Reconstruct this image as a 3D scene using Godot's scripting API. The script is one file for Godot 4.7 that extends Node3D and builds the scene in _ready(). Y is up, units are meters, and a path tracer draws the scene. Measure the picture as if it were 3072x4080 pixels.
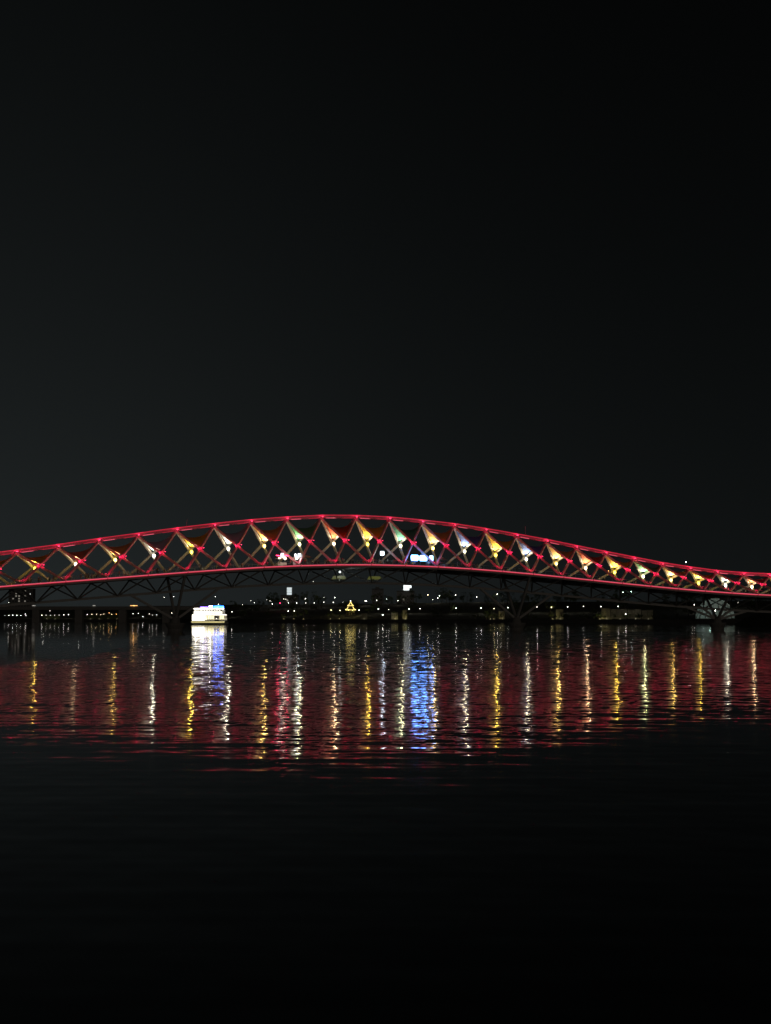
extends Node3D
# Night view over a river: a curved footbridge of red-lit steel with fabric sails, a lit ferry, and the far bank.

const ST_X := [-145.86, -135.21, -124.56, -113.91, -103.26, -92.61, -82.03, -71.51, -61.04, -50.61, -40.21, -29.85, -19.51, -9.21, 1.07, 11.32, 21.52, 31.67, 41.77, 51.79, 61.73, 71.56, 81.28, 90.85, 100.28, 109.52, 118.58, 127.43, 136.27, 145.12, 153.96, 162.81, 171.65, 180.50]
const ST_Z := [-383.16, -387.37, -391.58, -395.79, -400.00, -404.21, -408.45, -412.71, -416.98, -421.26, -425.53, -429.77, -433.96, -438.09, -442.13, -446.05, -449.84, -453.47, -456.90, -460.12, -463.09, -465.79, -468.21, -470.32, -472.10, -473.54, -474.64, -475.40, -476.15, -476.90, -477.65, -478.40, -479.16, -479.91]
const ST_TOP := [17.02, 18.04, 19.27, 20.71, 22.37, 24.13, 26.07, 27.83, 29.62, 31.22, 32.63, 33.75, 34.58, 34.83, 34.62, 33.95, 33.06, 31.78, 30.26, 28.67, 26.83, 25.09, 23.35, 21.62, 20.28, 19.13, 18.46, 18.11, 17.86, 17.61, 17.36, 17.11, 16.86, 16.61]
const ST_DECK := [8.62, 9.71, 10.81, 11.91, 12.98, 13.96, 14.95, 15.96, 16.95, 17.87, 18.67, 19.29, 19.70, 19.89, 19.84, 19.57, 19.11, 18.47, 17.71, 16.86, 15.97, 15.08, 14.22, 13.43, 12.72, 12.11, 11.60, 11.24, 10.99, 10.74, 10.50, 10.25, 10.00, 9.76]
const BANK_RATIO := [-0.60, -0.35, -0.16, -0.10, 0.00, 0.10, 0.27, 0.45, 0.70]
const BANK_DIST := [2000, 1750, 1600, 1350, 1250, 1160, 1060, 1000, 950]
# promenade and hillside lamps: x, ground height, z, height of the globe, brightness, tint
const LAMPS := [[-520.4, 20.04, -1980.2, 5.69, 1.0, 0], [-467.9, 20.04, -1961.1, 5.84, 1.0, 0], [-414.6, 20.04, -1941.3, 11.85, 1.0, 0], [-488.3, 20.04, -1968.5, 17.46, 0.4, 0], [-412.0, 8.22, -1760.5, 4.95, 0.4, 0], [-395.2, 13.62, -1835.7, 4.95, 0.4, 0], [-447.9, 3.00, -1687.3, 4.36, 0.2, 0], [-442.7, 3.00, -1685.1, 4.36, 0.8, 0], [-437.6, 3.00, -1682.9, 4.36, 1, 0], [-432.0, 3.00, -1680.6, 4.35, 0.9, 0], [-426.8, 3.00, -1678.4, 4.35, 0.8, 0], [-428.7, 4.20, -1706.9, 4.95, 0.6, 0], [-420.1, 3.00, -1675.6, 4.28, 0.5, 0], [-410.5, 3.00, -1671.6, 4.46, 1, 0], [-399.5, 3.00, -1666.9, 4.45, 1.2, 0], [-394.0, 3.00, -1664.6, 4.63, 0.3, 0], [-388.4, 3.00, -1662.2, 4.62, 0.3, 0], [-382.9, 3.00, -1659.8, 4.62, 0.3, 0], [-377.2, 3.00, -1657.3, 4.74, 0.3, 0], [-374.2, 3.12, -1667.8, 4.96, 0.8, 0], [-368.7, 3.24, -1667.3, 4.96, 0.9, 0], [-357.4, 3.42, -1665.1, 4.96, 0.8, 0], [-345.7, 3.54, -1661.9, 4.96, 0.5, 0], [-371.1, 3.00, -1654.7, 4.95, 0.6, 0], [-368.8, 3.30, -1668.2, 4.96, 0.9, 0], [-357.6, 3.30, -1663.4, 4.95, 0.5, 0], [-344.8, 3.24, -1657.0, 4.99, 0.5, 0], [-340.4, 3.72, -1662.3, 4.95, 0.7, 1], [-334.4, 3.66, -1658.8, 4.99, 0.7, 1], [-327.6, 3.24, -1649.5, 4.97, 0.8, 1], [-325.9, 3.96, -1659.7, 4.98, 0.5, 1], [-324.2, 5.46, -1681.9, 4.96, 0.9, 2], [-314.9, 3.66, -1650.3, 4.97, 0.8, 1], [-309.3, 3.66, -1647.9, 4.96, 0.8, 2], [-290.5, 4.32, -1649.7, 5.00, 0.6, 0], [-284.6, 4.62, -1651.7, 4.98, 0.6, 0], [-272.6, 3.00, -1611.3, 3.08, 1.2, 0], [-269.5, 4.14, -1637.6, 5.00, 0.6, 0], [-260.9, 3.00, -1606.0, 4.42, 0.4, 0], [-255.6, 3.00, -1602.1, 4.81, 0.4, 0], [-245.5, 4.50, -1609.1, 4.95, 0.6, 0], [-238.5, 4.86, -1600.4, 4.96, 0.7, 0], [-289.6, 20.04, -1875.6, 11.30, 1, 0], [-273.5, 20.04, -1848.7, 11.99, 1.2, 0], [-218.8, 20.04, -1752.5, 10.07, 1.1, 1], [-205.2, 20.04, -1727.2, 10.12, 0.9, 0], [-190.7, 15.12, -1635.9, 4.99, 0.7, 0], [-153.6, 5.40, -1434.5, 4.98, 0.6, 0], [-144.2, 16.26, -1577.4, 4.98, 0.7, 0], [-152.4, 18.78, -1621.9, 5.00, 0.25, 0], [-154.0, 13.68, -1542.8, 4.97, 0.25, 0], [-129.5, 18.60, -1605.7, 4.98, 0.8, 0], [-120.9, 14.22, -1531.0, 4.96, 0.8, 0], [-135.1, 20.04, -1631.8, 4.96, 0.2, 0], [-115.0, 20.04, -1620.0, 5.75, 0.4, 0], [-112.6, 20.04, -1618.6, 5.33, 0.3, 0], [-104.2, 15.48, -1540.6, 4.96, 0.8, 0], [-95.0, 15.36, -1533.0, 5.00, 1, 0], [-89.6, 20.04, -1604.9, 5.95, 0.9, 0], [-84.8, 15.30, -1525.6, 4.98, 0.4, 0], [-75.6, 15.24, -1518.8, 4.96, 0.5, 0], [-68.6, 20.04, -1592.1, 6.98, 0.9, 0], [-65.7, 16.08, -1526.1, 4.97, 0.6, 0], [-56.1, 20.04, -1584.4, 6.86, 1, 0], [-55.3, 15.96, -1517.4, 4.99, 0.5, 0], [-45.0, 15.90, -1509.8, 4.96, 0.4, 0], [-93.7, 5.94, -1381.8, 5.00, 0.9, 0], [-87.7, 5.94, -1377.6, 4.98, 0.6, 0], [-80.7, 20.04, -1599.4, 24.96, 0.2, 0], [-9.2, 18.24, -1525.0, 4.97, 0.6, 0], [-21.4, 17.22, -1516.1, 4.99, 0.9, 0], [-20.0, 17.22, -1515.2, 4.98, 0.9, 0], [1.3, 19.80, -1544.2, 4.96, 0.9, 0], [13.0, 17.22, -1494.2, 4.97, 1, 0], [-6.8, 7.74, -1349.0, 4.95, 0.9, 0], [3.0, 7.02, -1329.9, 4.98, 0.3, 0], [21.8, 7.56, -1326.2, 4.97, 0.9, 0], [31.8, 7.86, -1324.4, 4.99, 0.7, 0], [-2.4, 3.00, -1255.9, 3.80, 1, 0], [-24.8, 6.66, -1344.5, 4.98, 0.9, 0], [-34.3, 6.72, -1352.4, 4.97, 0.9, 1], [-42.9, 6.36, -1352.7, 4.99, 0.7, 1], [-51.9, 6.78, -1366.0, 4.99, 0.7, 1], [44.9, 20.04, -1522.5, 8.89, 1.3, 1], [57.0, 20.04, -1515.1, 7.88, 0.8, 0], [55.2, 20.04, -1516.2, 5.35, 0.9, 0], [49.1, 18.12, -1487.3, 4.98, 0.3, 0], [73.5, 20.04, -1505.1, 8.60, 0.9, 0], [94.8, 20.04, -1491.8, 6.25, 1.2, 0], [115.3, 20.04, -1478.8, 8.79, 0.9, 0], [118.7, 20.04, -1476.7, 12.72, 0.4, 0], [106.6, 13.32, -1366.8, 4.99, 0.5, 0], [64.2, 8.10, -1305.7, 4.95, 1.1, 0], [86.2, 8.22, -1292.0, 4.95, 1, 0], [96.4, 7.62, -1273.9, 4.99, 0.7, 1], [118.6, 20.04, -1476.7, 12.47, 0.5, 0], [115.3, 20.04, -1478.8, 8.79, 0.9, 0], [120.6, 20.04, -1475.4, 6.87, 0.8, 0], [109.2, 8.40, -1278.1, 4.99, 0.7, 0], [134.6, 9.12, -1273.7, 4.98, 1, 0], [145.5, 8.46, -1256.7, 4.98, 0.7, 1], [160.0, 9.00, -1259.1, 4.98, 0.6, 0], [173.7, 9.30, -1257.6, 4.99, 0.6, 0], [187.7, 9.24, -1249.5, 4.98, 0.6, 0], [201.4, 9.18, -1241.4, 4.97, 0.7, 0], [235.4, 20.04, -1420.3, 9.58, 1, 0], [243.1, 20.04, -1416.9, 10.11, 1, 3], [188.3, 3.00, -1124.3, 4.21, 0.7, 0], [265.7, 10.56, -1233.1, 4.97, 0.8, 0], [252.4, 7.38, -1181.1, 4.97, 0.4, 0], [308.8, 12.96, -1255.1, 4.99, 0.3, 0], [222.3, 20.04, -1426.1, 31.03, 0.5, 2]]
const LIT_TREES := [[-75.3, 3.0, -1319.1, 8.43], [-50.3, 3.0, -1300.7, 6.16], [-41.7, 3.0, -1294.2, 6.74], [-94.8, 3.0, -1333.1, 4.42], [-84.9, 3.0, -1326.0, 5.03], [86.7, 3.0, -1196.8, 7.37], [89.7, 3.0, -1194.4, 4.53], [134.7, 3.0, -1162.7, 5.51], [170.1, 3.0, -1143.3, 4.33], [7.9, 3.0, -1256.3, 5.36], [16.6, 3.0, -1250.0, 5.33]]
const GARDEN_WALLS := [[-21.5, -1280.8, -16.5, -1277.0, 8.29], [5.3, -1260.2, 10.8, -1256.3, 8.88], [15.1, -1253.1, 18.8, -1250.5, 11.26], [94.4, -1192.8, 98.9, -1189.2, 10.05], [138.2, -1162.9, 143.9, -1159.8, 11.11], [172.4, -1144.2, 178.9, -1140.6, 11.99], [179.3, -1140.4, 191.3, -1133.6, 11.56], [191.6, -1133.4, 201.4, -1127.8, 11.12], [201.7, -1127.6, 209.7, -1123.0, 10.29], [-344.0, -1652.1, -300.3, -1632.9, 8.21], [-400.0, -1676.1, -378.0, -1666.7, 7.40]]


const HALF := 11.7            # half width of the deck
var rng := RandomNumberGenerator.new()
var used := {}
var M := {}
var unit_box: BoxMesh
var unit_ball: SphereMesh
var station_nrm := []         # per station: unit vector across the bridge, towards the near side

# ---------------------------------------------------------------- helpers
func numbered(called: String) -> String:
	if not used.has(called):
		used[called] = 0
		return called
	used[called] += 1
	return "%s_%03d" % [called, used[called]]

func paint(c: Color, rough := 0.6, metal := 0.0, spec := 0.5) -> StandardMaterial3D:
	var m := StandardMaterial3D.new()
	m.albedo_color = c.linear_to_srgb()
	m.roughness = rough
	m.metallic = metal
	m.metallic_specular = spec
	return m

func glow(c: Color, energy: float) -> StandardMaterial3D:
	var m := paint(Color(0.6, 0.6, 0.6), 0.5)
	m.emission_enabled = true
	m.emission = c.linear_to_srgb()
	m.emission_energy_multiplier = energy
	return m

func grainy(c: Color, spread: float, scale: float, rough: float) -> StandardMaterial3D:
	var m := paint(Color.WHITE, rough)
	var n := FastNoiseLite.new()
	n.seed = 11
	n.frequency = 0.03
	n.fractal_octaves = 5
	var ramp := Gradient.new()
	ramp.set_color(0, (c * (1.0 - spread)).linear_to_srgb())
	ramp.set_color(1, (c * (1.0 + spread)).linear_to_srgb())
	var t := NoiseTexture2D.new()
	t.width = 256
	t.height = 256
	t.seamless = true
	t.noise = n
	t.color_ramp = ramp
	m.albedo_texture = t
	m.uv1_triplanar = true
	m.uv1_world_triplanar = true
	m.uv1_scale = Vector3.ONE * scale
	return m

func thing(called: String, label: String, category: String, at := Vector3.ZERO, turn := 0.0, group := "") -> Node3D:
	var o := Node3D.new()
	o.name = numbered(called)
	add_child(o)
	o.position = at
	o.rotation.y = turn
	o.set_meta("label", label)
	o.set_meta("category", category)
	if group != "":
		o.set_meta("group", group)
	return o

func piece(parent: Node, called: String, mesh: Mesh, mat: Material, at := Transform3D.IDENTITY) -> MeshInstance3D:
	var o := MeshInstance3D.new()
	o.name = called
	o.mesh = mesh
	o.material_override = mat
	o.transform = at
	parent.add_child(o, true)
	return o

func structure(called: String, mesh: Mesh, mat: Material) -> MeshInstance3D:
	var o := piece(self, called, mesh, mat)
	o.set_meta("kind", "structure")
	return o

# a straight bar of rectangular section from a to b
func bar_at(a: Vector3, b: Vector3, w: float, h: float) -> Transform3D:
	var f := (b - a)
	var up := Vector3.UP if absf(f.normalized().y) < 0.98 else Vector3.RIGHT
	var side := up.cross(f).normalized()
	var top := f.cross(side).normalized()
	return Transform3D(Basis(side * w, top * h, f), (a + b) * 0.5)

func bar(parent: Node, called: String, a: Vector3, b: Vector3, w: float, h: float, mat: Material) -> MeshInstance3D:
	return piece(parent, called, unit_box, mat, bar_at(a, b, w, h))

func box(parent: Node, called: String, lo: Vector3, hi: Vector3, mat: Material) -> MeshInstance3D:
	return piece(parent, called, unit_box, mat, Transform3D(Basis.from_scale(hi - lo), (lo + hi) * 0.5))

func ball(parent: Node, called: String, c: Vector3, r: float, mat: Material) -> MeshInstance3D:
	return piece(parent, called, unit_ball, mat, Transform3D(Basis.from_scale(Vector3.ONE * r), c))

func omni(parent: Node, at: Vector3, c: Color, energy: float, size := 0.2) -> void:
	var l := OmniLight3D.new()
	l.name = "light"
	l.light_color = c.linear_to_srgb()
	l.light_energy = energy
	l.light_size = size
	l.omni_range = 120.0
	l.omni_attenuation = 2.0
	l.shadow_enabled = true
	l.position = at
	parent.add_child(l, true)

func spot(parent: Node, at: Vector3, towards: Vector3, c: Color, energy: float, angle: float, size := 0.15) -> void:
	var l := SpotLight3D.new()
	l.name = "spotlight"
	l.light_color = c.linear_to_srgb()
	l.light_energy = energy
	l.light_size = size
	l.spot_angle = angle
	l.spot_range = 60.0
	l.spot_attenuation = 2.0
	l.spot_angle_attenuation = 0.6
	l.shadow_enabled = true
	parent.add_child(l, true)
	l.look_at_from_position(at, towards, Vector3(0.1, 1.0, 0.05).normalized())

func quad(st: SurfaceTool, a: Vector3, b: Vector3, c: Vector3, d: Vector3) -> void:
	for p in [a, b, c, a, c, d]:
		st.add_vertex(p)

func mesh_of(st: SurfaceTool) -> ArrayMesh:
	st.generate_normals()
	return st.commit()

# rings of points joined into a closed skin
func loft(rings: Array, close_ends := true) -> ArrayMesh:
	var st := SurfaceTool.new()
	st.begin(Mesh.PRIMITIVE_TRIANGLES)
	st.set_smooth_group(-1)
	for i in rings.size() - 1:
		var n: int = rings[i].size()
		for j in n:
			quad(st, rings[i][j], rings[i][(j + 1) % n], rings[i + 1][(j + 1) % n], rings[i + 1][j])
	if close_ends:
		for e in [0, rings.size() - 1]:
			var r: Array = rings[e]
			for j in range(1, r.size() - 1):
				for p in ([r[0], r[j + 1], r[j]] if e == 0 else [r[0], r[j], r[j + 1]]):
					st.add_vertex(p)
	return mesh_of(st)

func lathe(profile: Array, sides := 12) -> ArrayMesh:
	var rings := []
	for p in profile:
		var r := []
		for j in sides:
			var a := -TAU * j / sides
			r.append(Vector3(cos(a) * p.x, p.y, sin(a) * p.x))
		rings.append(r)
	return loft(rings)

# ---------------------------------------------------------------- bridge stations
func plan(k: float) -> Vector3:
	var i := clampi(int(floor(k)), 0, ST_X.size() - 2)
	var t := k - i
	return Vector3(lerpf(ST_X[i], ST_X[i + 1], t), 0, lerpf(ST_Z[i], ST_Z[i + 1], t))

func level(table: Array, k: float) -> float:
	var i := clampi(int(floor(k)), 0, table.size() - 2)
	return lerpf(table[i], table[i + 1], k - i)

func across(k: float) -> Vector3:
	var i := clampi(int(floor(k)), 0, ST_X.size() - 2)
	return station_nrm[i].lerp(station_nrm[i + 1], k - i).normalized()

func deck_at(k: float, off: float, up := 0.0) -> Vector3:
	var p := plan(k) + across(k) * off
	p.y = level(ST_DECK, k) + up
	return p

func apex(k: int) -> Vector3:
	return Vector3(ST_X[k], ST_TOP[k], ST_Z[k])

func node_at(k: int, side: float) -> Vector3:   # where two legs cross between station k and k+1
	var a := (apex(k) + deck_at(k + 1, side * HALF)) * 0.5
	var b := (apex(k + 1) + deck_at(k, side * HALF)) * 0.5
	return (a + b) * 0.5

# ---------------------------------------------------------------- scene
func _ready() -> void:
	rng.seed = 7
	# camera
	var cam := Camera3D.new()
	cam.name = "camera"
	cam.position = Vector3(0, 3.6, 0)
	cam.rotation_degrees.x = 4.264
	cam.fov = 39.39
	cam.near = 0.1
	cam.far = 6000.0
	add_child(cam)
	cam.make_current()
	# sky
	var sky_mat := PanoramaSkyMaterial.new()
	sky_mat.panorama = ImageTexture.create_from_image(night_sky())
	var sky := Sky.new()
	sky.sky_material = sky_mat
	var env := Environment.new()
	env.background_mode = Environment.BG_SKY
	env.sky = sky
	env.tonemap_mode = Environment.TONE_MAPPER_LINEAR
	env.tonemap_exposure = 1.0
	env.sdfgi_enabled = true
	env.ssao_enabled = true
	env.ssil_enabled = true
	var we := WorldEnvironment.new()
	we.name = "environment"
	we.environment = env
	add_child(we)
	# faint soft light of the near bank and the night sky, from behind the camera
	var sun := DirectionalLight3D.new()
	sun.name = "night_light"
	sun.light_energy = 0.032
	sun.light_color = Color(1.0, 0.93, 0.85)
	sun.light_angular_distance = 40.0
	sun.rotation_degrees = Vector3(-3, 14, 0)
	sun.shadow_enabled = true
	sun.sky_mode = DirectionalLight3D.SKY_MODE_LIGHT_ONLY
	add_child(sun)

	unit_box = BoxMesh.new()
	unit_ball = SphereMesh.new()
	unit_ball.radius = 1.0
	unit_ball.height = 2.0
	unit_ball.radial_segments = 14
	unit_ball.rings = 8
	make_materials()
	for k in ST_X.size():
		var a := Vector3(ST_X[maxi(k - 1, 0)], 0, ST_Z[maxi(k - 1, 0)])
		var b := Vector3(ST_X[mini(k + 1, ST_X.size() - 1)], 0, ST_Z[mini(k + 1, ST_X.size() - 1)])
		station_nrm.append(Vector3.UP.cross(a - b).normalized() * 1.0)
	make_water()
	make_bank()
	make_bridge()
	make_far_bank_things()
	make_boat()
	make_stalls()
	make_people()

# night air: faint glow towards the horizon, stronger over the town to the left
func night_sky() -> Image:
	var w := 512
	var h := 256
	var im := Image.create_empty(w, h, false, Image.FORMAT_RGBF)
	for y in h:
		var e := PI * (0.5 - (y + 0.5) / h)
		for x in w:
			var az := wrapf(TAU * (x + 0.5) / w, -PI, PI)      # 0 straight ahead, positive to the right
			var town := exp(-0.72 * tanh(az / 0.28) * pow(cos(az * 0.5), 2.0))
			var c := Color(0.0096, 0.0116, 0.0119) * (exp(-maxf(e, 0.0) / 0.245) * town) + Color(0.0003, 0.0003, 0.0003)
			if e < -0.02:
				c *= 0.3
			im.set_pixel(x, y, c)
	return im

func make_materials() -> void:
	M.steel = grainy(Color(0.48, 0.46, 0.44), 0.2, 0.6, 0.5)
	M.concrete = grainy(Color(0.26, 0.25, 0.24), 0.3, 0.25, 0.9)
	M.deck = grainy(Color(0.22, 0.20, 0.18), 0.25, 0.5, 0.85)
	M.dark = paint(Color(0.05, 0.05, 0.05), 0.6)
	M.led = glow(Color(1.0, 0.008, 0.055), 0.45)
	M.led_core = glow(Color(1.0, 0.16, 0.25), 1.4)
	M.led_chord = glow(Color(1.0, 0.01, 0.06), 0.47)
	M.led_apex = glow(Color(1.0, 0.14, 0.22), 1.1)
	M.node_lamp = glow(Color(1.0, 0.03, 0.13), 4.0)
	M.white_paint = paint(Color(0.78, 0.78, 0.76), 0.5)
	M.soil = grainy(Color(0.045, 0.05, 0.03), 0.4, 0.05, 0.95)
	M.stone = grainy(Color(0.085, 0.082, 0.075), 0.35, 0.12, 0.9)
	M.garden_wall = grainy(Color(0.34, 0.32, 0.24), 0.35, 0.15, 0.9)
	M.hedge_wall = grainy(Color(0.09, 0.11, 0.045), 0.4, 0.15, 0.9)
	M.bark = paint(Color(0.06, 0.045, 0.03), 0.9)
	M.pole = paint(Color(0.12, 0.12, 0.12), 0.5, 0.4)
	M.facade = grainy(Color(0.20, 0.20, 0.20), 0.25, 0.08, 0.8)
	M.roof_tile = grainy(Color(0.16, 0.12, 0.07), 0.3, 0.3, 0.7)
	M.leaf = []
	for c in [Color(0.055, 0.085, 0.025), Color(0.075, 0.10, 0.03), Color(0.045, 0.075, 0.03)]:
		var l := paint(c, 0.7)
		l.backlight = (c * 1.2).linear_to_srgb()
		l.cull_mode = BaseMaterial3D.CULL_DISABLED
		M.leaf.append(l)

# ---------------------------------------------------------------- water
# The sheet is finer near the viewer's shore and coarser far out; its normals follow a field of small wind waves,
# calmer beyond the bridge and in the lee on the left.
func ripple(r: float, th: float, nz: FastNoiseLite) -> float:
	var wob := nz.get_noise_2d(th * 900.0, r * 0.4)
	var edge := 402.0 + 14.0 * nz.get_noise_2d(th * 420.0, 5.0)
	if th < -0.075:
		var k := clampf((-0.075 - th) / 0.16, 0.0, 1.0)
		edge = lerpf(edge, 118.0, smoothstep(0.0, 1.0, k)) * (1.0 + 0.18 * wob)
	var a := 1.0 - smoothstep(edge * 0.98, edge * 1.03, r) * 0.93
	if th > 0.02:
		a += 0.55 * smoothstep(455.0, 480.0, r) * (1.0 - smoothstep(620.0, 650.0, r)) * smoothstep(0.02, 0.08, th)
	return a * (1.0 + 0.25 * wob)

# the lee of the near shore: smooth up to some 45 m out
func open_water(r: float, th: float, nz: FastNoiseLite) -> float:
	var edge := 41.0 + 260.0 * th * th + 12.0 * nz.get_noise_2d(th * 300.0, 40.0) + 5.0 * nz.get_noise_2d(th * 1500.0, r * 3.0)
	return smoothstep(edge * 0.8, edge * 1.2, r)

func make_water() -> void:
	var waves := []
	for i in 18:
		var wl := 0.75 * pow(1.19, i)
		var k := TAU / wl
		var dir := deg_to_rad(-78.0 + rng.randf_range(-85.0, 85.0))
		var steep := 0.0052 * pow(minf(1.0, 3.2 / wl), 0.7)
		waves.append([cos(dir) * k, sin(dir) * k, rng.randf() * TAU, steep * rng.randf_range(0.75, 1.2) / k, k])
	var nz := FastNoiseLite.new()
	nz.seed = 3
	nz.frequency = 0.02
	var ths := PackedFloat64Array()
	for i in 14:
		ths.append(-1.45 + (1.45 - 0.36) * i / 14.0)
	for i in 208:
		ths.append(-0.36 + 0.72 * i / 207.0)
	for i in 14:
		ths.append(0.36 + (1.45 - 0.36) * (i + 1) / 14.0)
	var rs := PackedFloat64Array()
	var r := 4.0
	while r < 480.0:
		rs.append(r)
		r *= 1.0046
	while r < 2700.0:
		rs.append(r)
		r *= 1.011
	var nc := ths.size()
	var v := PackedVector3Array()
	var n := PackedVector3Array()
	v.resize(nc * rs.size())
	n.resize(nc * rs.size())
	var at := 0
	for rr in rs:
		for th in ths:
			var x: float = sin(th) * rr
			var z: float = -cos(th) * rr
			var y := 0.0
			var sx := 0.0
			var sz := 0.0
			var o := open_water(rr, th, nz)
			var z0 := ripple(rr, th, nz)
			var a := z0 * (0.6 + 0.4 * o)
			var jit := 0.009 * z0 * o * (1.0 + 1.6 * pow(rng.randf(), 4.0))
			for w in waves:
				var ph: float = w[0] * x + w[1] * z + w[2]
				var c: float = w[3] * cos(ph)
				y += w[3] * sin(ph)
				sx += c * w[0]
				sz += c * w[1]
			v[at] = Vector3(x, y * a if absf(th) < 0.36 else 0.0, z)
			n[at] = Vector3(-sx * a + rng.randfn() * jit * 0.7, 1, -sz * a + rng.randfn() * jit).normalized()
			at += 1
	var idx := PackedInt32Array()
	idx.resize((nc - 1) * (rs.size() - 1) * 6)
	at = 0
	for j in rs.size() - 1:
		for i in nc - 1:
			var p := j * nc + i
			for q in [p, p + nc, p + nc + 1, p, p + nc + 1, p + 1]:
				idx[at] = q
				at += 1
	var arrays := []
	arrays.resize(Mesh.ARRAY_MAX)
	arrays[Mesh.ARRAY_VERTEX] = v
	arrays[Mesh.ARRAY_NORMAL] = n
	arrays[Mesh.ARRAY_INDEX] = idx
	var m := ArrayMesh.new()
	m.add_surface_from_arrays(Mesh.PRIMITIVE_TRIANGLES, arrays)
	var mat := paint(Color(0.006, 0.008, 0.008), 0.045, 0.0, 0.26)
	structure("river_water", m, mat)

# ---------------------------------------------------------------- far bank
func bank_dist(ratio: float) -> float:
	for i in BANK_RATIO.size() - 1:
		if ratio <= BANK_RATIO[i + 1]:
			return lerpf(BANK_DIST[i], BANK_DIST[i + 1], clampf((ratio - BANK_RATIO[i]) / (BANK_RATIO[i + 1] - BANK_RATIO[i]), 0, 1))
	return BANK_DIST[-1]

func ground(d: float) -> float:
	return 3.0 + clampf(d - 15.0, 0.0, 285.0) * 0.06

func make_bank() -> void:
	var st := SurfaceTool.new()
	st.begin(Mesh.PRIMITIVE_TRIANGLES)
	st.set_smooth_group(-1)
	var wall := SurfaceTool.new()
	wall.begin(Mesh.PRIMITIVE_TRIANGLES)
	wall.set_smooth_group(-1)
	var ds := [0.8, 15.0, 60.0, 120.0, 200.0, 300.0, 700.0, 3000.0]
	var nzz := FastNoiseLite.new()
	nzz.seed = 9
	nzz.frequency = 0.004
	var n := 110
	for i in n:
		var ra := -0.6 + 1.3 * i / n
		var rb := -0.6 + 1.3 * (i + 1) / n
		var za := bank_dist(ra)
		var zb := bank_dist(rb)
		for j in ds.size() - 1:
			var q := []
			for e in [[ra, za, ds[j]], [ra, za, ds[j + 1]], [rb, zb, ds[j + 1]], [rb, zb, ds[j]]]:
				var zz: float = e[1] + e[2]
				var xx: float = e[0] * zz
				var hh := ground(e[2])
				if e[2] > 30.0:
					hh += 1.6 * nzz.get_noise_2d(xx, zz)
				q.append(Vector3(xx, hh, -zz))
			quad(st, q[0], q[1], q[2], q[3])
		# quay wall with a coping
		var a0 := Vector3(ra * za, -1.0, -za)
		var b0 := Vector3(rb * zb, -1.0, -zb)
		var back := Vector3(0, 0, -0.8)
		quad(wall, a0, a0 + Vector3.UP * 4.05, b0 + Vector3.UP * 4.05, b0)
		quad(wall, a0 + Vector3.UP * 4.05, a0 + Vector3.UP * 4.05 + back, b0 + Vector3.UP * 4.05 + back, b0 + Vector3.UP * 4.05)
	structure("far_bank_ground", mesh_of(st), M.soil)
	var w := structure("quay_wall", mesh_of(wall), M.stone)
	w.set_meta("label", "dark stone quay wall along the far bank")

# ---------------------------------------------------------------- trees
var crowns := []

func make_crown(sd: int, leaves: int) -> ArrayMesh:
	var g := RandomNumberGenerator.new()
	g.seed = sd
	var st := SurfaceTool.new()
	st.begin(Mesh.PRIMITIVE_TRIANGLES)
	var clumps := []
	for i in 13:
		var a := g.randf() * TAU
		var h := g.randf_range(0.38, 0.9)
		var rad := 0.30 * sin(clampf((h - 0.25) / 0.75, 0, 1) * PI) + 0.05
		clumps.append([Vector3(cos(a) * rad, h, sin(a) * rad), g.randf_range(0.09, 0.17)])
	for i in leaves:
		var c: Array = clumps[g.randi() % clumps.size()]
		var d: Vector3 = Vector3(g.randfn(), g.randfn() * 0.8, g.randfn()).normalized() * c[1] * pow(g.randf(), 0.4)
		var p: Vector3 = c[0] + d
		var u := Vector3(g.randfn(), g.randfn(), g.randfn()).normalized()
		var w := u.cross(Vector3(g.randfn(), g.randfn(), g.randfn())).normalized()
		var s := g.randf_range(0.016, 0.034)
		quad(st, p - u * s, p + w * s * 0.7, p + u * s, p - w * s * 0.7)
	st.generate_normals()
	return st.commit()

func tree(called: String, label: String, group: String, at: Vector3, h: float, kind: int) -> Node3D:
	var t := thing(called, label, "tree", at, rng.randf() * TAU, group)
	var lean := Vector3(rng.randf_range(-0.03, 0.03), 0, rng.randf_range(-0.03, 0.03)) * h
	var rings := []
	for p in [[0.0, 0.028], [0.2, 0.02], [0.45, 0.014], [0.75, 0.006]]:
		var ring := []
		for j in 6:
			var a := -TAU * j / 6
			ring.append(Vector3(cos(a) * p[1] * h, p[0] * h - 0.1, sin(a) * p[1] * h) + lean * p[0])
		rings.append(ring)
	piece(t, "trunk", loft(rings), M.bark)
	for i in 3:
		var a := rng.randf() * TAU
		bar(t, "limb", Vector3(0, h * (0.34 + 0.1 * i), 0) + lean * 0.4, Vector3(cos(a) * 0.2 * h, h * (0.55 + 0.1 * i), sin(a) * 0.2 * h), 0.012 * h, 0.012 * h, M.bark)
	var wide := rng.randf_range(0.9, 1.25)
	piece(t, "crown", crowns[kind % crowns.size()], M.leaf[kind % 3], Transform3D(Basis.from_scale(Vector3(wide, 1, wide) * h), Vector3.ZERO))
	return t

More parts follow.
